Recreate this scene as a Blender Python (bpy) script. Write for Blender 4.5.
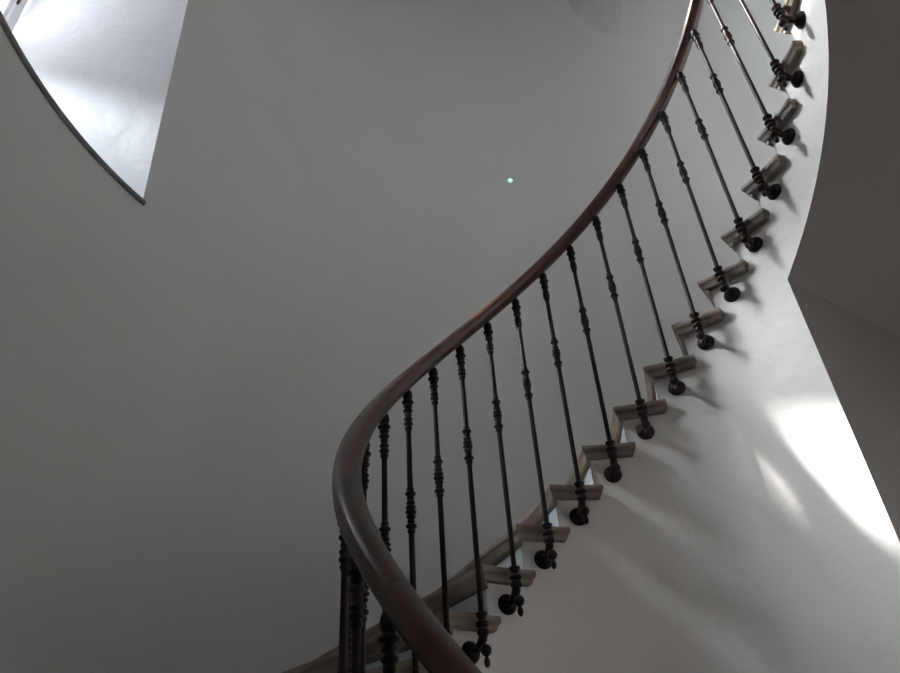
import bpy, bmesh, math, random
from mathutils import Vector, Matrix
sin, cos, pi = math.sin, math.cos, math.pi
random.seed(4)
for o in list(bpy.data.objects): bpy.data.objects.remove(o)
S = bpy.context.scene
C = S.collection

# ------------------------------------------------------------------ measured layout (metres)
CZ = 1.24                                   # eye height above the hall floor
F_PX, PITCH, ROLL = 752.84, 0.63327, 0.07261
AX, AY, RB = 0.5553, 1.6935, 0.8357         # well axis, radius of the baluster ring
TH0, DTH, DZ = -0.6730, 0.17210, 0.16       # angle of step 0, angle and rise per step
Z0 = 0.6721 + CZ                            # height of the baluster cup on step 0
SLOPE = DZ / DTH
RW = 2.25                                   # round outer wall
RS = RB + 0.070                             # plaster face of the stair well
RE = RB + 0.030                             # inner end of the treads
I0, I1 = -11, 24                            # first and last step
def step_z(i): return Z0 + DZ * i + 0.012   # top of tread i
def cup_z(th): return Z0 + SLOPE * (th - TH0)
# below step -3 the well tightens (curvature rises from 1/RB to K_FOOT); angles stay nominal step angles
K_FOOT, BEND = 1.50, -3.0
_tab = []
_i, _a = BEND, TH0 + DTH * BEND; _x, _y = AX + RB * sin(_a), AY + RB * cos(_a)
while _i > -14:
    _tab.append((_x, _y, _a)); _t = min((BEND - _i) / 2.0, 1.0); _k = 1 / RB + (K_FOOT - 1 / RB) * _t; _d = RB * DTH * 0.01
    _x -= cos(_a) * _d; _y += sin(_a) * _d; _a -= _k * _d; _i -= 0.01
def base(th):
    """foot point on the baluster line and its outward bearing, for a nominal step angle"""
    s_ = (th - TH0) / DTH
    if s_ >= BEND: return AX + RB * sin(th), AY + RB * cos(th), th
    k_ = (BEND - s_) / 0.01; j = min(int(k_), len(_tab) - 2); fr = k_ - j
    return tuple(p + (q - p) * fr for p, q in zip(_tab[j], _tab[j + 1]))
def Q(th, rad, z):
    """like P, but following the well line; radii near RB are offsets, the rest is stretched to the round wall"""
    x, y, a = base(th); nx, ny = sin(a), cos(a)
    if (th - TH0) / DTH >= BEND: return P(th, rad, z)
    off = rad - RB
    if rad > RB + 0.12:
        ox, oy = x - AX, y - AY; bq = ox * nx + oy * ny
        full = -bq + math.sqrt(bq * bq - (ox * ox + oy * oy - (RW + 0.03) ** 2))
        off = full * (rad - RB) / (RW + 0.03 - RB)
    return Vector((x + nx * off, y + ny * off, z))
def P(th, rad, z): return Vector((AX + rad * sin(th), AY + rad * cos(th), z))

# ------------------------------------------------------------------ camera
cam_d = bpy.data.cameras.new('camera'); cam = bpy.data.objects.new('camera', cam_d); C.objects.link(cam)
cam_d.sensor_width = 36.0; cam_d.lens = F_PX / 900 * 36; cam_d.clip_start = 0.02
r0 = Vector((1, 0, 0)); u0 = Vector((0, -sin(PITCH), cos(PITCH))); b0 = -Vector((0, cos(PITCH), sin(PITCH)))
cr = r0 * cos(ROLL) - u0 * sin(ROLL); cu = r0 * sin(ROLL) + u0 * cos(ROLL)
cam.matrix_world = Matrix(((cr.x, cu.x, b0.x, 0), (cr.y, cu.y, b0.y, 0), (cr.z, cu.z, b0.z, CZ), (0, 0, 0, 1)))
S.camera = cam

# ------------------------------------------------------------------ sky, sun, exposure
S.view_settings.view_transform = 'Standard'; S.view_settings.look = 'None'
S.view_settings.gamma = 1.0; S.view_settings.use_curve_mapping = False
S.view_settings.exposure = 0.28
W = bpy.data.worlds.new('overcast_sky'); S.world = W; W.use_nodes = True
SUN_AZ, SUN_EL = math.radians(-3.4), math.radians(39.3)
sdir = Vector((cos(SUN_AZ) * cos(SUN_EL), sin(SUN_AZ) * cos(SUN_EL), -sin(SUN_EL)))
SKY, AUREOLE, SPREAD = 4.6, 255.0, math.radians(21)
def hazy_sky():
    """thin bright haze: an even sky with the sun's broad aureole in it"""
    nt = W.node_tree; N = nt.nodes; L = nt.links; bg = N['Background']
    tc = N.new('ShaderNodeTexCoord'); dt = N.new('ShaderNodeVectorMath'); dt.operation = 'DOT_PRODUCT'
    L.new(tc.outputs['Generated'], dt.inputs[0]); dt.inputs[1].default_value = tuple(-sdir)
    def math_(op, a, b=None):
        n = N.new('ShaderNodeMath'); n.operation = op
        for k, v in enumerate((a, b)):
            if v is None: continue
            if isinstance(v, (int, float)): n.inputs[k].default_value = v
            else: L.new(v, n.inputs[k])
        return n.outputs[0]
    cl = math_('MINIMUM', dt.outputs['Value'], 0.99999); ang = math_('ARCCOSINE', cl)
    q = math_('DIVIDE', ang, SPREAD); e = math_('EXPONENT', math_('MULTIPLY', math_('MULTIPLY', q, q), -1.0))
    L.new(math_('ADD', math_('MULTIPLY', e, AUREOLE), SKY), bg.inputs['Strength'])
    bg.inputs['Color'].default_value = (0.93, 0.96, 1.0, 1)
hazy_sky()
sd = bpy.data.lights.new('sun', 'SUN'); sd.energy = 30.0; sd.angle = math.radians(2.8); sd.color = (1.0, 0.95, 0.88)
sun = bpy.data.objects.new('sun', sd); C.objects.link(sun)
sun.rotation_euler = sdir.to_track_quat('-Z', 'Y').to_euler(); sun.location = (-6, 2, 8)

# window embrasure frame: thw = direction of the window from the axis
THW = -1.50
NW = Vector((sin(THW), cos(THW), 0)); UW = Vector((cos(THW), -sin(THW), 0))
def WP(u, n, z): return Vector((AX, AY, 0)) + UW * u + NW * n + Vector((0, 0, z))
W_HA = 0.335                                # half angle of the embrasure mouth
W_N = 3.40                                  # distance of the windows from the axis
W_ZS = 2.90 + CZ                            # sill of the lower mouth
# mouth sill, mouth head, window sill, transom, window head, half angle of the mouth, half width of the window
WINDOWS = [(W_ZS, 5.20 + CZ, 4.10 + CZ, 4.56 + CZ, 5.16 + CZ, W_HA, 0.735),
           (5.30 + CZ, 7.90 + CZ, 6.10 + CZ, 7.05 + CZ, 7.88 + CZ, W_HA * 0.6, 0.44)]
for (_s, _t, wz0, wzm, wz1, wha, wu) in WINDOWS:     # portals only guide the sky light through the openings
    pd = bpy.data.lights.new('window_portal', 'AREA'); pd.shape = 'RECTANGLE'; pd.size = 2 * wu; pd.size_y = wz1 - wz0
    pd.cycles.is_portal = True
    po = bpy.data.objects.new('window_portal', pd); C.objects.link(po)
    po.location = WP(0, W_N + 0.12, (wz0 + wz1) / 2); po.rotation_euler = (-NW).to_track_quat('-Z', 'Y').to_euler()

# ------------------------------------------------------------------ materials
def mat(name, col, rough=0.8, var=0.0, scale=4.0, bump=0.0, bscale=60.0, metallic=0.0, coat=0.0, spec=0.5, col2=None, stretch=None, detail=4.0):
    m = bpy.data.materials.new(name); m.use_nodes = True
    nt = m.node_tree; N = nt.nodes; L = nt.links; b = N['Principled BSDF']
    b.inputs['Roughness'].default_value = rough; b.inputs['Metallic'].default_value = metallic
    b.inputs['Coat Weight'].default_value = coat; b.inputs['Coat Roughness'].default_value = 0.08
    b.inputs['Specular IOR Level'].default_value = spec
    tc = N.new('ShaderNodeTexCoord'); mp = N.new('ShaderNodeMapping'); L.new(tc.outputs['Object'], mp.inputs['Vector'])
    if stretch: mp.inputs['Scale'].default_value = stretch
    nz = N.new('ShaderNodeTexNoise'); nz.inputs['Scale'].default_value = scale; nz.inputs['Detail'].default_value = detail
    L.new(mp.outputs[0], nz.inputs['Vector'])
    rp = N.new('ShaderNodeValToRGB'); L.new(nz.outputs['Fac'], rp.inputs['Fac'])
    c2 = col2 or tuple(c * (1 - var) for c in col)
    rp.color_ramp.elements[0].position = 0.32; rp.color_ramp.elements[1].position = 0.68
    rp.color_ramp.elements[0].color = (*c2, 1); rp.color_ramp.elements[1].color = (*col, 1)
    L.new(rp.outputs[0], b.inputs['Base Color'])
    if bump:
        n2 = N.new('ShaderNodeTexNoise'); n2.inputs['Scale'].default_value = bscale; n2.inputs['Detail'].default_value = 5
        L.new(mp.outputs[0], n2.inputs['Vector'])
        bp = N.new('ShaderNodeBump'); bp.inputs['Strength'].default_value = bump; bp.inputs['Distance'].default_value = 0.01
        L.new(n2.outputs['Fac'], bp.inputs['Height']); L.new(bp.outputs[0], b.inputs['Normal'])
    return m
def plaster(name, col, var, bump):
    """limewashed plaster: broad trowel relief, fine grain and a few small pits"""
    m = mat(name, col, 0.75, var, 1.6, 0, spec=0.25)
    nt = m.node_tree; N = nt.nodes; L = nt.links; b = N['Principled BSDF']; tc = [n for n in N if n.type == 'TEX_COORD'][0]
    a = N.new('ShaderNodeTexNoise'); a.inputs['Scale'].default_value = 9; a.inputs['Detail'].default_value = 6
    v = N.new('ShaderNodeTexVoronoi'); v.inputs['Scale'].default_value = 9
    d = N.new('ShaderNodeTexNoise'); d.inputs['Scale'].default_value = 30
    for n in (a, v, d): L.new(tc.outputs['Object'], n.inputs['Vector'])
    pr = N.new('ShaderNodeMapRange'); pr.inputs['From Min'].default_value = 0.02; pr.inputs['From Max'].default_value = 0.05
    pr.inputs['To Min'].default_value = -0.25; pr.inputs['To Max'].default_value = 0.0
    L.new(v.outputs['Distance'], pr.inputs['Value'])
    ad = N.new('ShaderNodeMath'); L.new(a.outputs['Fac'], ad.inputs[0]); L.new(pr.outputs[0], ad.inputs[1])
    bp = N.new('ShaderNodeBump'); bp.inputs['Strength'].default_value = bump; bp.inputs['Distance'].default_value = 0.03
    L.new(ad.outputs[0], bp.inputs['Height']); L.new(bp.outputs[0], b.inputs['Normal'])
    return m
M = {
    'wall': plaster('painted_wall', (0.70, 0.695, 0.685), 0.04, 0.05),
    'string': plaster('limewashed_string', (0.88, 0.84, 0.815), 0.06, 0.32),
    'soffit': plaster('shade_toned_soffit', (0.44, 0.395, 0.365), 0.05, 0.10),  # same plaster as the string, with its shade put into a darker, warmer colour
    'reveal': plaster('limewashed_reveal', (0.64, 0.64, 0.665), 0.06, 0.40),
    'ceiling': plaster('ceiling_plaster', (0.66, 0.655, 0.64), 0.04, 0.05),
    'floor': mat('terracotta_tile', (0.24, 0.105, 0.06), 0.5, 0.35, 5),
    'grout': mat('floor_bed', (0.16, 0.12, 0.10), 0.9, 0.2, 20),
    'tread': mat('worn_tread_wood', (0.40, 0.335, 0.28), 0.55, 0, 7.0, 0.12, 90, col2=(0.155, 0.11, 0.085), stretch=(1, 1, 2.5)),
    'riser': mat('painted_riser', (0.60, 0.63, 0.66), 0.5, 0.12, 12, 0.05, 80),
    'iron': mat('black_cast_iron', (0.020, 0.010, 0.009), 0.45, 0.4, 40, 0.08, 160, metallic=0.0, spec=0.2),
    'rail': mat('varnished_mahogany', (0.088, 0.034, 0.020), 0.36, 0, 5.0, 0.0, 60, coat=0.22, spec=0.3, col2=(0.040, 0.013, 0.009), stretch=(3, 3, 1)),
    'slate': mat('slate_sill', (0.27, 0.26, 0.25), 0.7, 0.4, 14, 0.2, 60),
    'frame': mat('white_window_paint', (0.70, 0.71, 0.72), 0.4, 0.05, 10),
    'outside': mat('outer_render', (0.55, 0.52, 0.48), 0.9, 0.1, 3),
}
def glass():
    m = bpy.data.materials.new('clear_pane'); m.use_nodes = True; N = m.node_tree.nodes; L = m.node_tree.links
    N.remove(N['Principled BSDF']); t = N.new('ShaderNodeBsdfTransparent'); g = N.new('ShaderNodeBsdfGlossy'); g.inputs['Roughness'].default_value = 0.02
    t.inputs['Color'].default_value = (0.93, 0.95, 0.95, 1)
    mx = N.new('ShaderNodeMixShader'); mx.inputs[0].default_value = 0.06
    L.new(t.outputs[0], mx.inputs[1]); L.new(g.outputs[0], mx.inputs[2]); L.new(mx.outputs[0], N['Material Output'].inputs['Surface']); return m
def frosted():
    m = bpy.data.materials.new('obscured_pane'); m.use_nodes = True; N = m.node_tree.nodes; L = m.node_tree.links
    N.remove(N['Principled BSDF']); t = N.new('ShaderNodeBsdfTranslucent'); t.inputs['Color'].default_value = (0.68, 0.70, 0.73, 1)
    d = N.new('ShaderNodeBsdfDiffuse'); d.inputs['Color'].default_value = (0.6, 0.6, 0.6, 1)
    mx = N.new('ShaderNodeMixShader'); mx.inputs[0].default_value = 0.12
    L.new(t.outputs[0], mx.inputs[1]); L.new(d.outputs[0], mx.inputs[2]); L.new(mx.outputs[0], N['Material Output'].inputs['Surface']); return m
M['glass'] = glass(); M['frosted'] = frosted()
def glow():
    m = bpy.data.materials.new('green_lamp_glow'); m.use_nodes = True; b = m.node_tree.nodes['Principled BSDF']
    b.inputs['Base Color'].default_value = (0.1, 0.6, 0.3, 1); b.inputs['Emission Color'].default_value = (0.30, 1.0, 0.52, 1)
    b.inputs['Emission Strength'].default_value = 2.2; return m
M['glow'] = glow()

# ------------------------------------------------------------------ helpers
def obj(name, me, m=None, parent=None, smooth=False):
    if isinstance(me, bmesh.types.BMesh):
        bmesh.ops.recalc_face_normals(me, faces=me.faces[:])
        d = bpy.data.meshes.new(name); me.to_mesh(d); me.free(); me = d
    if m and not me.materials: me.materials.append(M[m] if isinstance(m, str) else m)
    if smooth:
        for p in me.polygons: p.use_smooth = True
    o = bpy.data.objects.new(name, me); C.objects.link(o)
    if parent: o.parent = parent
    return o
def auto_smooth(o, ang=35):
    me = o.data; bm = bmesh.new(); bm.from_mesh(me)
    for f in bm.faces: f.smooth = True
    for e in bm.edges: e.smooth = (len(e.link_faces) == 2 and e.calc_face_angle(0) < math.radians(ang))
    bm.to_mesh(me); bm.free()
def empty(name, loc=(0, 0, 0), parent=None):
    o = bpy.data.objects.new(name, None); C.objects.link(o); o.location = loc; o.empty_display_size = 0.1
    if parent: o.parent = parent
    return o
def tag(o, label, cat, group=None):
    o['label'] = label; o['category'] = cat
    if group: o['group'] = group
    return o
def struct(o, label=None):
    o['kind'] = 'structure'
    if label: o['label'] = label
    return o
def grid(bm, rows):
    """rows: list of lists of points -> quads between them"""
    vs = [[bm.verts.new(p) for p in r] for r in rows]
    for a, b in zip(vs, vs[1:]):
        for k in range(len(a) - 1): bm.faces.new((a[k], a[k + 1], b[k + 1], b[k]))
    return vs
def box(bm, pts8):
    v = [bm.verts.new(p) for p in pts8]
    for f in ((0, 1, 2, 3), (7, 6, 5, 4), (0, 4, 5, 1), (1, 5, 6, 2), (2, 6, 7, 3), (3, 7, 4, 0)): bm.faces.new([v[k] for k in f])
    return v
def lathe(bm, prof, seg=14, axis='z', origin=(0, 0, 0)):
    ox, oy, oz = origin; rings = []
    for (rad, h) in prof:
        ring = []
        for k in range(seg):
            a = 2 * pi * k / seg; x, y = rad * cos(a), rad * sin(a)
            ring.append(bm.verts.new((ox + x, oy + y, oz + h) if axis == 'z' else (ox + x, oy + h, oz + y)))
        rings.append(ring)
    for a, b in zip(rings, rings[1:]):
        for k in range(seg): bm.faces.new((a[k], a[(k + 1) % seg], b[(k + 1) % seg], b[k]))
    bm.faces.new(rings[0][::-1]); bm.faces.new(rings[-1])
def tube(bm, pts, radii, seg=10):
    rings = []
    for k, p in enumerate(pts):
        p = Vector(p); a = Vector(pts[max(k - 1, 0)]); b = Vector(pts[min(k + 1, len(pts) - 1)])
        q = (b - a).to_track_quat('Z', 'Y'); rr = radii[k]
        rings.append([bm.verts.new(p + q @ Vector((rr * cos(2 * pi * s / seg), rr * sin(2 * pi * s / seg), 0))) for s in range(seg)])
    for a, b in zip(rings, rings[1:]):
        for k in range(seg): bm.faces.new((a[k], a[(k + 1) % seg], b[(k + 1) % seg], b[k]))
    bm.faces.new(rings[0][::-1]); bm.faces.new(rings[-1])

# ------------------------------------------------------------------ round outer wall with the window embrasure
WALL_H = 8.4 + CZ
wl, wr = THW - W_HA, THW + W_HA
ths = [wl + (wr - wl) * k / 20 for k in range(21)]
rest = 2 * pi - (wr - wl)
ths += [wr + rest * k / 140 for k in range(1, 141)]
zs = [0, 1.0, 2.5, WINDOWS[0][0], WINDOWS[0][1], WINDOWS[1][0], WINDOWS[1][1], WALL_H]
bm = bmesh.new()
rows = [[bm.verts.new(P(t, RW, z)) for t in ths[:-1]] for z in zs]
n = len(ths) - 1
for j in range(len(zs) - 1):
    for k in range(n):
        if (j == 3 and k < 20) or (j == 5 and 4 <= k < 16): continue
        bm.faces.new((rows[j][k], rows[j][(k + 1) % n], rows[j + 1][(k + 1) % n], rows[j + 1][k]))
for j_, dt_ in ((3, 0.010), (4, -0.020)): rows[j_][20].co = P(wr + dt_, RW, zs[j_])
wall = obj('wall_outer', bm, 'wall', smooth=True); struct(wall, 'pale grey painted round stairwell wall')
# outer skin so that the tower is closed to the sky except at the window
bm = bmesh.new()
RO = 3.60; k0 = 0.36
grid(bm, [[P(THW + k0 + (2 * pi - 2 * k0) * k / 60, RO, z) for k in range(61)] for z in (-0.1, WALL_H + 0.6)])
ed_ = P(THW + k0, RO, 0) - Vector((AX, AY, 0)); ue = ed_.dot(UW)
for s in (-1, 1):     # cheeks from the round skin to the flat window bay
    a = P(THW + s * k0, RO, 0); b = WP(s * ue, W_N, 0)
    grid(bm, [[(a.x, a.y, z), (b.x, b.y, z)] for z in (-0.1, WALL_H + 0.6)])
zc = -0.1
for (_s, _t, wz0, wzm, wz1, wha, wu) in WINDOWS:     # bands below the windows and piers beside them
    grid(bm, [[WP(-ue, W_N, z), WP(ue, W_N, z)] for z in (zc, wz0 - 0.03)])
    for s in (-1, 1): grid(bm, [[WP(s * (wu + 0.045), W_N, z), WP(s * ue, W_N, z)] for z in (wz0 - 0.03, wz1 + 0.03)])
    zc = wz1 + 0.03
grid(bm, [[WP(-ue, W_N, z), WP(ue, W_N, z)] for z in (zc, WALL_H + 0.6)])
struct(obj('wall_outside', bm, 'outside'), 'rendered outer face of the tower wall')
# each window: embrasure surfaces ruled from the mouth to the window rectangle, slate sill edge, frame, casements
def build_window(num, ZS, ZT, Z0_, ZM, Z1_, HA, W_U, word):
    ch = RW * sin(HA); cn = RW * cos(HA); wl, wr = THW - HA, THW + HA
    bm = bmesh.new()
    for s in (-1, 1):
        rws = []
        for a in range(9):
            t = a / 8; u = s * (ch + (W_U + 0.045 - ch) * t); nn = cn + (W_N - cn) * t
            zb = ZS + (Z0_ - 0.03 - ZS) * t; zt = ZT + (Z1_ + 0.03 - ZT) * t
            lean = [((0.010 - 0.030 * q / 8) * RW * 0.94 if (num == 1 and s > 0) else 0.0) * (1 - t) for q in range(9)]
            rws.append([WP(u + lean[q], nn - lean[q] * 0.35, zb + (zt - zb) * q / 8) for q in range(9)])
        grid(bm, rws)
    for zi, zo in ((ZS, Z0_ - 0.03), (ZT, Z1_ + 0.03)):
        grid(bm, [[P(wl + (wr - wl) * k / 20, RW, zi) for k in range(21)], [WP((W_U + 0.045) * (2 * k / 20 - 1), W_N, zo) for k in range(21)]])
    struct(obj('wall_embrasure', bm, 'reveal'), 'bright white limewashed reveal of the %s deep window' % word)
    sb = bmesh.new(); sa, se = wl - 0.02, wr + 0.014; NSL = 24
    prof = [(RW + 0.05, ZS - 0.026), (RW - 0.010, ZS - 0.026), (RW - 0.016, ZS - 0.021), (RW - 0.016, ZS - 0.004), (RW - 0.013, ZS + 0.001), (RW + 0.05, ZS + 0.001)]
    rr_ = [[sb.verts.new(P(sa + (se - sa) * k / NSL, a, b)) for a, b in prof] for k in range(NSL + 1)]
    for a, b in zip(rr_, rr_[1:]):
        for k in range(6): sb.faces.new((a[k], a[(k + 1) % 6], b[(k + 1) % 6], b[k]))
    sb.faces.new(rr_[0]); sb.faces.new(rr_[-1])
    org = WP(0, W_N, Z0_)
    win = empty('window_%d' % num, org); struct(win, 'white painted casement window deep in the %s embrasure' % word)
    def wbox(name, u0_, u1_, z0_, z1_, n0, n1, m, parent=win):
        b = bmesh.new(); box(b, [WP(u0_, n0, z0_), WP(u1_, n0, z0_), WP(u1_, n1, z0_), WP(u0_, n1, z0_), WP(u0_, n0, z1_), WP(u1_, n0, z1_), WP(u1_, n1, z1_), WP(u0_, n1, z1_)])
        bmesh.ops.translate(b, verts=b.verts[:], vec=-org)
        if m == 'frame': bmesh.ops.bevel(b, geom=b.edges[:], offset=0.006, segments=1, affect='EDGES')
        return obj(name, b, m, parent)
    f0, f1 = W_N - 0.04, W_N + 0.04
    wbox('frame_jamb', -W_U - 0.04, -W_U + 0.03, Z0_ - 0.03, Z1_ + 0.03, f0, f1, 'frame')
    wbox('frame_jamb', W_U - 0.03, W_U + 0.04, Z0_ - 0.03, Z1_ + 0.03, f0, f1, 'frame')
    wbox('frame_head', -W_U + 0.031, W_U - 0.031, Z1_ - 0.03, Z1_ + 0.03, f0, f1, 'frame')
    wbox('frame_sill', -W_U + 0.031, W_U - 0.031, Z0_ - 0.03, Z0_ + 0.03, f0, f1, 'frame')
    wbox('transom', -W_U + 0.031, W_U - 0.031, ZM - 0.03, ZM + 0.03, f0, f1, 'frame')
    for s in (-1, 1):      # casements below the transom, fixed obscured lights above it
        a, b = (0.004, W_U - 0.034) if s > 0 else (-W_U + 0.034, -0.004)
        for (za, zb, pm) in ((Z0_ + 0.034, ZM - 0.034, 'glass'), (ZM + 0.034, Z1_ - 0.034, 'frosted' if num == 1 else 'glass')):
            wbox('casement_stile', a, a + 0.04, za, zb, W_N - 0.03, W_N + 0.02, 'frame')
            wbox('casement_stile', b - 0.04, b, za, zb, W_N - 0.03, W_N + 0.02, 'frame')
            wbox('casement_rail', a + 0.041, b - 0.041, za, za + 0.045, W_N - 0.03, W_N + 0.02, 'frame')
            wbox('casement_rail', a + 0.041, b - 0.041, zb - 0.045, zb, W_N - 0.03, W_N + 0.02, 'frame')
            wbox('pane', a + 0.041, b - 0.041, za + 0.046, zb - 0.046, W_N - 0.006, W_N - 0.002, pm)
    b = bmesh.new(); lathe(b, [(0.007, 0), (0.009, 0.01), (0.009, 0.08), (0.007, 0.09)], 8)
    h = obj('hinge', b, 'iron', win); h.location = WP(W_U - 0.03, W_N - 0.05, ZM + 0.40) - org; h['label'] = 'dark window hinge'
    struct(obj('window_sill', sb, 'slate'), 'dark slate sill edge of the %s window' % word)
for num, (w_, word) in enumerate(zip(WINDOWS, ('lower', 'upper')), 1): build_window(num, *w_, word)

# unseen wall added outside to block the low sky from the windows
bm = bmesh.new(); box(bm, [(-9.6, -10, -1.0), (-9.0, -10, -1.0), (-9.0, 14, -1.0), (-9.6, 14, -1.0), (-9.6, -10, 9.2), (-9.0, -10, 9.2), (-9.0, 14, 9.2), (-9.6, 14, 9.2)])
struct(obj('wall_sky_blocker', bm, 'outside'), 'added unseen wall blocking the low sky outside the windows')

# ------------------------------------------------------------------ ceiling: dome on four pendentives
bm = bmesh.new(); rings = []
for j in range(9):
    a = (pi / 2) * j / 8.2
    rings.append([P(2 * pi * k / 72, RW * cos(a), WALL_H - 0.001 + 1.0 * sin(a)) for k in range(73)])
grid(bm, rings); bmesh.ops.remove_doubles(bm, verts=bm.verts[:], dist=1e-4)
bm.verts.ensure_lookup_table()
struct(obj('ceiling', bm, 'ceiling', smooth=True), 'plaster dome above the stairwell')
for q in range(4):
    tc_ = 0.492 + q * pi / 2; zt = 5.63 + CZ
    bm = bmesh.new(); L_, R_, B_ = [], [], []
    for k in range(13):
        t = k / 12; z = zt + 2.3 * t
        L_.append(P(tc_ - 0.17 * (1 - (1 - t) ** 5), RW + 0.01, z)); R_.append(P(tc_ + 0.17 * t ** 0.8, RW + 0.01, z)); B_.append(P(tc_ - 0.20 * t, RW + 0.01 - 0.62 * t ** 1.22, z))
    grid(bm, [L_, B_]); grid(bm, [B_, R_]); bmesh.ops.remove_doubles(bm, verts=bm.verts[:], dist=1e-4)
    o = obj('trim_%d' % (q + 1), bm, 'ceiling'); struct(o, 'plaster pendentive springing from the round wall')

# ------------------------------------------------------------------ floor of square tiles
bm = bmesh.new(); grid(bm, [[P(2 * pi * k / 72, rad, -0.006) for k in range(73)] for rad in (0.001, RW + 0.02)])
fl = obj('floor', bm, 'grout'); struct(fl, 'terracotta tiled hall floor')
T = 0.30; tm = None
for a in range(-9, 10):
    for b_ in range(-9, 10):
        x, y = a * T, b_ * T
        if math.hypot(abs(x) + T / 2, abs(y) + T / 2) > RW: continue
        th = math.atan2(x, y); far = math.hypot(x, y)
        if far > RS - 0.25 and (-2.85 < th < 1.15): continue       # under the solid part of the stair
        if tm is None:
            tb = bmesh.new(); e = T / 2 - 0.003
            box(tb, [(-e, -e, -0.02), (e, -e, -0.02), (e, e, -0.02), (-e, e, -0.02), (-e, -e, 0), (e, -e, 0), (e, e, 0), (-e, e, 0)])
            o = obj('floor_tile', tb, 'floor', fl); tm = o.data
        else: o = obj('floor_tile', tm, None, fl)
        o.location = (AX + x, AY + y, 0)

# ------------------------------------------------------------------ stair body: plaster string, soffit and the solid wall below
NOSE = 0.70; RIS = 0.50                     # nosing and riser positions, in steps before the baluster
TT = 0.046                                  # tread thickness
WALL_END = 0.945                            # the solid wall under the flight stops here
SOFF = 0.39
def soffit(th): return cup_z(th) - SOFF
def riser_th(i): return TH0 + DTH * (i - RIS)
th_a = riser_th(I0); th_b = riser_th(I1 + 1)
cuts = set()
for i in range(I0, I1 + 2): cuts.add(round(riser_th(i), 6))
k = th_a
while k < th_b: cuts.add(round(k, 6)); k += DTH / 3
cuts.add(WALL_END)
cuts = sorted(cuts); cuts = [c for j, c in enumerate(cuts) if j == 0 or c - cuts[j - 1] > 1e-4]
bm = bmesh.new(); cache = {}
def V(th, rad, z):
    key = (round(th, 4), round(rad, 4), round(z, 4))
    if key not in cache: cache[key] = bm.verts.new(Q(th, rad, z))
    return cache[key]
def quad(*v):
    u = []
    for w in v:
        if w not in u: u.append(w)
    if len(u) > 2 and not bm.faces.get(u): bm.faces.new(u)
RO_S = RW + 0.03
prev = None
for ta, tb in zip(cuts, cuts[1:]):
    tm_ = (ta + tb) / 2
    i = math.floor((tm_ - TH0) / DTH + RIS + 1e-6)
    i = min(max(i, I0), I1)
    top = step_z(i) - TT
    solid = tm_ < WALL_END
    za, zb = (0.0, 0.0) if solid else (soffit(ta), soffit(tb))
    NZ = 8 if solid else 3
    for q in range(NZ):       # well face
        f0_, f1_ = q / NZ, (q + 1) / NZ
        quad(V(ta, RS, za + (top - za) * f0_), V(tb, RS, zb + (top - zb) * f0_), V(tb, RS, zb + (top - zb) * f1_), V(ta, RS, za + (top - za) * f1_))
    quad(V(ta, RS, top), V(tb, RS, top), V(tb, RO_S, top), V(ta, RO_S, top))
    if not solid:
        NR = 6
        for q in range(NR):
            ra, rb = RS + (RO_S - RS) * q / NR, RS + (RO_S - RS) * (q + 1) / NR
            quad(V(ta, ra, za), V(tb, rb * 0 + ra, zb), V(tb, rb, zb), V(ta, rb, za))
    if prev is not None and abs(prev[0] - top) > 1e-4:
        quad(V(ta, RS, prev[0]), V(ta, RO_S, prev[0]), V(ta, RO_S, top), V(ta, RS, top))
    if prev is not None and prev[1] and not solid:
        for q in range(6):
            zlo, zhi = za * q / 6, za * (q + 1) / 6
            quad(V(ta, RS, zlo), V(ta, RO_S, zlo), V(ta, RO_S, zhi), V(ta, RS, zhi))
    if prev is None:
        quad(V(ta, RS, za), V(ta, RO_S, za), V(ta, RO_S, top), V(ta, RS, top))
    prev = (top, solid)
quad(V(th_b, RS, soffit(th_b)), V(th_b, RO_S, soffit(th_b)), V(th_b, RO_S, step_z(I1) - TT), V(th_b, RS, step_z(I1) - TT))
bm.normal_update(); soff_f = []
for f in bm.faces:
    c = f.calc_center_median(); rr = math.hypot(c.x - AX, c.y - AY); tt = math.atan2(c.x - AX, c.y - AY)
    f.material_index = 1 if rr > RS + 0.02 else 0  # soffit and end wall take the plaster darkened for shade
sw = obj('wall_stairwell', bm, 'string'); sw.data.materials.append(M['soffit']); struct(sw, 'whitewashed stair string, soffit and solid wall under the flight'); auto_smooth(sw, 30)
# upper landing the flight arrives at
bm = bmesh.new(); la, lb = th_b + 0.001, th_b + 0.62; lz = step_z(I1) + DZ
for zz in (lz - 0.30, lz): grid(bm, [[P(la + (lb - la) * k / 12, rad, zz) for k in range(13)] for rad in (RS, RW + 0.03)])
for rad in (RS, RW + 0.03): grid(bm, [[P(la + (lb - la) * k / 12, rad, zz) for k in range(13)] for zz in (lz - 0.30, lz)])
for t in (la, lb): grid(bm, [[P(t, RS, zz), P(t, RW + 0.03, zz)] for zz in (lz - 0.30, lz)])
bmesh.ops.remove_doubles(bm, verts=bm.verts[:], dist=1e-4)
struct(obj('floor_landing', bm, 'string'), 'plastered landing slab where the flight arrives')

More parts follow.
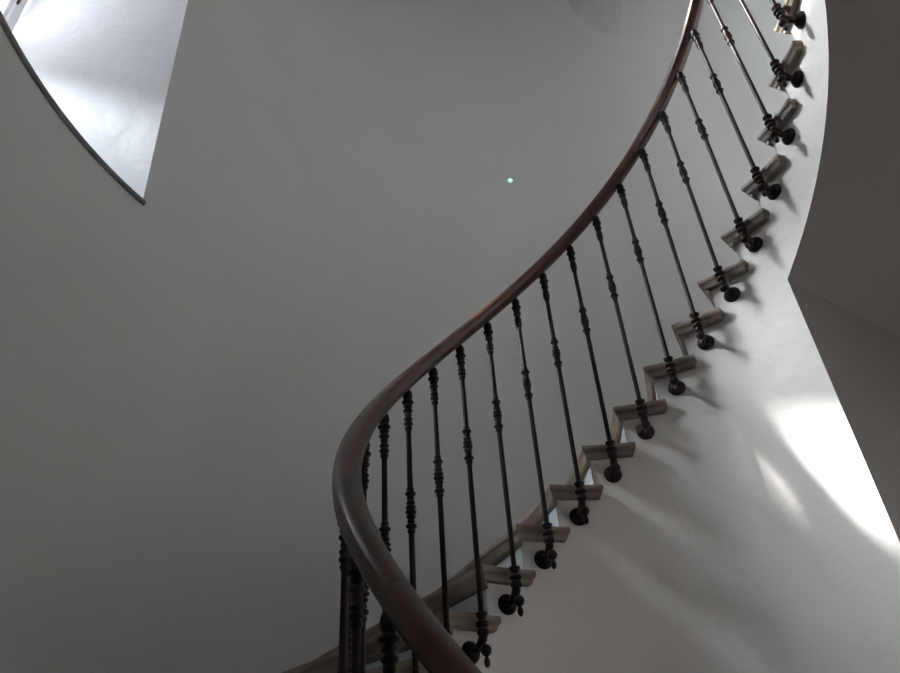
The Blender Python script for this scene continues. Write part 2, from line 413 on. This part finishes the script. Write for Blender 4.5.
# ------------------------------------------------------------------ treads and risers (one shared mesh each, turned about the well axis)
stair = empty('staircase', (AX, AY, 0))
tag(stair, 'winding staircase with worn wooden treads and pale painted risers', 'staircase')
def LP(th, rad, z): return Vector((rad * sin(th), rad * cos(th), z))
n0_, n1_ = -NOSE * DTH, 0.66 * DTH
def step_meshes(i):
    """tread, nosing moulding and riser of step i, in coordinates about the well axis, tread top at z = 0"""
    thi = TH0 + DTH * i
    def G(dt, rad, z): p_ = Q(thi + dt, rad, z); return Vector((p_.x - AX, p_.y - AY, z))
    bk = (1 - RIS) * DTH + 0.008
    def outline(ins):
        pts = []
        for k in range(9):
            dt = n0_ + (n1_ - n0_) * k / 8
            if k == 0: dt += ins / RE
            if k == 8: dt -= ins / RE
            pts.append((dt, RE + ins))
        pts.append((n1_ - ins / RE, RS + 0.004))
        pts += [(bk + (n0_ - bk) * k / 8 + (ins / RW if k == 8 else 0), RW + 0.012) for k in range(9)]
        return pts
    bm = bmesh.new()
    lev = [(0.008, 0.0), (0.003, -0.0015), (0.0005, -0.006), (0.0, -0.013), (0.001, -0.021), (0.004, -0.026), (0.0065, -0.0275), (0.0065, -0.030), (0.009, -0.033), (0.010, -0.040), (0.014, -TT)]
    rg = [[bm.verts.new(G(a, b_, z)) for a, b_ in outline(ins)] for ins, z in lev]
    nO = len(rg[0])
    for a, b_ in zip(rg, rg[1:]):
        for k in range(nO): bm.faces.new((a[k], a[(k + 1) % nO], b_[(k + 1) % nO], b_[k]))
    bm.faces.new(rg[0]); bm.faces.new(rg[-1])
    bmesh.ops.triangulate(bm, faces=[f for f in bm.faces if len(f.verts) > 4])
    t_ = (bm, 'tread', 'tread')
    a_, b_ = G(n0_, RE, 0), G(n0_, RW + 0.010, 0); e_ = (b_ - a_).normalized(); tg = Vector((e_.y, -e_.x, 0)); o_ = a_ - e_ * RE
    def fp(rad, d, z): w = (o_ + e_ * rad if rad < RB + 0.12 else b_) + tg * d; return Vector((w.x, w.y, z))
    bm = bmesh.new()
    mprof = [(0.012, -TT - 0.0005), (0.014, -TT - 0.009), (0.020, -TT - 0.018), (0.0295, -TT - 0.024), (0.0295, -TT - 0.0005)]
    A = [bm.verts.new(fp(RE + 0.018, d, z)) for d, z in mprof]; B = [bm.verts.new(fp(9, d, z)) for d, z in mprof]
    for k in range(5): bm.faces.new((A[k], A[(k + 1) % 5], B[(k + 1) % 5], B[k]))
    bm.faces.new(A); bm.faces.new(B); m_ = (bm, 'nosing_moulding', 'tread')
    bm = bmesh.new(); d0, d1 = 0.030, 0.0335; zb_ = -DZ + 0.0005; zt_ = -TT - 0.0005; ri = RS - 0.004
    box(bm, [fp(ri, d0, zb_), fp(9, d0, zb_), fp(9, d1, zb_), fp(ri, d1, zb_), fp(ri, d0, zt_), fp(9, d0, zt_), fp(9, d1, zt_), fp(ri, d1, zt_)])
    return t_, m_, (bm, 'riser', 'riser')
shared = None
for i in range(I0, I1 + 1):
    if i - 1 < BEND:
        objs = [obj(nm, b_, m_, stair) for b_, nm, m_ in step_meshes(i)]; rot = 0.0
    elif shared is None:
        objs = shared = [obj(nm, b_, m_, stair) for b_, nm, m_ in step_meshes(i)]; i_sh = i; rot = 0.0
    else:
        objs = []
        for src in shared: o = src.copy(); C.objects.link(o); o.parent = stair; objs.append(o)
        rot = -DTH * (i - i_sh)
    for o in objs:
        o.location = (0, 0, step_z(i)); o.rotation_euler = (0, 0, rot)
        if o.name.startswith('tread') and rot == 0.0: auto_smooth(o, 32)

# ------------------------------------------------------------------ balustrade
bal = empty('balustrade', (AX, AY, 0))
tag(bal, 'black cast iron balustrade with varnished dark wooden handrail winding up the stair', 'balustrade')
# baluster meshes: local origin on the baluster axis at cup height, +y points at the string
def mesh_of(fn, name, m):
    b = bmesh.new(); fn(b); bmesh.ops.recalc_face_normals(b, faces=b.faces[:])
    d = bpy.data.meshes.new(name); b.to_mesh(d); b.free(); d.materials.append(M[m])
    for p in d.polygons: p.use_smooth = True
    return d
SH = 0.0088
def shaft(b): lathe(b, [(SH * 0.9, -0.062), (SH, -0.02), (SH, 0.50), (SH, 0.66), (SH * 0.95, 0.84), (SH * 0.85, 1.006)], 12)
def beads(b, z0_, z1_, rs_, waist):
    """a string of turned beads between two heights"""
    pr = []; n_ = len(rs_); h_ = (z1_ - z0_) / n_
    for k, rr in enumerate(rs_):
        za = z0_ + h_ * k; pr += [(waist, za), (rr * 0.86, za + h_ * 0.22), (rr, za + h_ * 0.5), (rr * 0.86, za + h_ * 0.78)]
    pr.append((waist, z1_)); lathe(b, pr, 14)
def knob(b): beads(b, 0.503, 0.652, [0.0125, 0.0175, 0.0125, 0.0150, 0.0178, 0.0165, 0.0140, 0.0120, 0.0172, 0.0120], 0.0096)
def collar(b): beads(b, 0.850, 0.964, [0.0128, 0.0155, 0.0150, 0.0125, 0.0165, 0.0150, 0.0205], 0.0098); lathe(b, [(0.0100, 0.9642), (0.0150, 0.971), (0.0172, 0.982), (0.0150, 0.994), (0.0105, 1.002)], 14)
def cup(b): lathe(b, [(0.0095, -0.020), (0.0120, -0.016), (0.0145, -0.010), (0.0185, -0.003), (0.0190, 0.001), (0.0150, 0.003), (0.0095, 0.004)], 14)
def rings(b):
    lathe(b, [(0.0110, -0.0205), (0.0185, -0.025), (0.0215, -0.031), (0.0185, -0.038), (0.0115, -0.042)], 14)
    lathe(b, [(0.0115, -0.0425), (0.0170, -0.047), (0.0195, -0.054), (0.0180, -0.061), (0.0130, -0.066)], 14)
DW = RS - RB                                 # baluster axis to wall
def arm(b):
    tube(b, [(0, 0.000, -0.060), (0, 0.004, -0.074), (0, 0.013, -0.084), (0, 0.026, -0.094), (0, DW - 0.012, -0.098), (0, DW - 0.006, -0.098)], [0.0135, 0.0140, 0.0135, 0.0125, 0.0120, 0.012], 12)
    tube(b, [(0, 0.018, -0.094), (0, 0.006, -0.1035), (0, -0.006, -0.108)], [0.008, 0.0085, 0.008], 8)
def rosette(b): lathe(b, [(0.0325, DW + 0.003), (0.0340, DW - 0.004), (0.0320, DW - 0.010), (0.0270, DW - 0.013), (0.0255, DW - 0.018), (0.0190, DW - 0.024), (0.0125, DW - 0.027)], 20, 'y', (0, 0, -0.098))
def pendant(b):
    lathe(b, [(0.004, 0.0165), (0.0115, 0.013), (0.0165, 0.005), (0.0170, -0.003), (0.0130, -0.012), (0.0060, -0.0175), (0.0050, -0.020), (0.0085, -0.026), (0.0095, -0.034), (0.0080, -0.043), (0.0030, -0.049)], 12, 'z', (0, -0.008, -0.108))
ms = mesh_of(shaft, 'baluster', 'iron')
subs = [(nm, mesh_of(fn, nm, 'iron')) for nm, fn in (('knob', knob), ('collar', collar), ('cup', cup), ('ring', rings), ('bracket_arm', arm), ('rosette', rosette), ('pendant', pendant))]
for i in range(I0, I1 - 1):
    th = TH0 + DTH * i
    o = bpy.data.objects.new('baluster', ms); C.objects.link(o); o.parent = bal
    bx_, by_, ba_ = base(th); o.location = (bx_ - AX, by_ - AY, Z0 + DZ * i); o.rotation_euler = (0, 0, -ba_)
    for nm, d in subs:
        q = bpy.data.objects.new(nm, d); C.objects.link(q); q.parent = o
# handrail in scarfed lengths
rail_root = empty('handrail', (0, 0, 0), bal); rail_root['label'] = 'varnished dark mahogany handrail'
HW, HH = 0.0345, 0.0285
prof = []
for k in range(20):
    a = 2 * pi * k / 20; x = HW * math.copysign(abs(cos(a)) ** 0.85, cos(a)); y = HH * math.copysign(abs(sin(a)) ** 0.85, sin(a))
    if y < -HH * 0.45: x *= 0.86
    prof.append((x, y))
tlen = math.hypot(RB, SLOPE)
RAIL_UP = 1.003 + HH * tlen / RB
def rail_ring(b, th, sc=1.0):
    x_, y_, a_ = base(th); c = Vector((x_ - AX, y_ - AY, cup_z(th) + RAIL_UP))
    n_ = Vector((sin(a_), cos(a_), 0)); t_ = Vector((RB * cos(a_), -RB * sin(a_), SLOPE)).normalized(); up = n_.cross(t_)
    if up.z < 0: up = -up
    return [b.verts.new(c + n_ * x * sc + up * y * sc) for x, y in prof]
SEC = 3.62
s0 = TH0 + DTH * (I0 - 0.6); send = TH0 + DTH * (I1 - 1.2); joints = [s0]
first = TH0 + DTH * (-8.15)
joints.append(first)
while joints[-1] + SEC * DTH < send - 0.3: joints.append(joints[-1] + SEC * DTH)
joints.append(send)
for ja, jb in zip(joints, joints[1:]):
    b = bmesh.new(); nS = 16; rg = []; g = 0.0003
    stops = [(ja + g, 1.0)] + [(ja + (jb - ja) * k / nS, 1.0) for k in range(1, nS)] + [(jb - g, 1.0)]
    for t, sc in stops: rg.append(rail_ring(b, t, sc))
    for a, c in zip(rg, rg[1:]):
        for k in range(20): b.faces.new((a[k], a[(k + 1) % 20], c[(k + 1) % 20], c[k]))
    b.faces.new(rg[0]); b.faces.new(rg[-1])
    o = obj('rail_section', b, 'rail', rail_root); auto_smooth(o, 30)

# ------------------------------------------------------------------ tiny green light on the wall
lamp = empty('indicator_light', P(-0.006, RW, 4.32 + CZ)); lamp.rotation_euler = (0, 0, 0.006)
tag(lamp, 'tiny glowing green light on the bare grey wall', 'light')
b = bmesh.new(); lathe(b, [(0.0185, 0.002), (0.0185, -0.004), (0.017, -0.006)], 16, 'y'); obj('bezel', b, 'frame', lamp)
b = bmesh.new(); lathe(b, [(0.0165, -0.0062), (0.016, -0.010), (0.011, -0.015), (0.004, -0.0175)], 14, 'y'); obj('lens', b, 'glow', lamp, True)
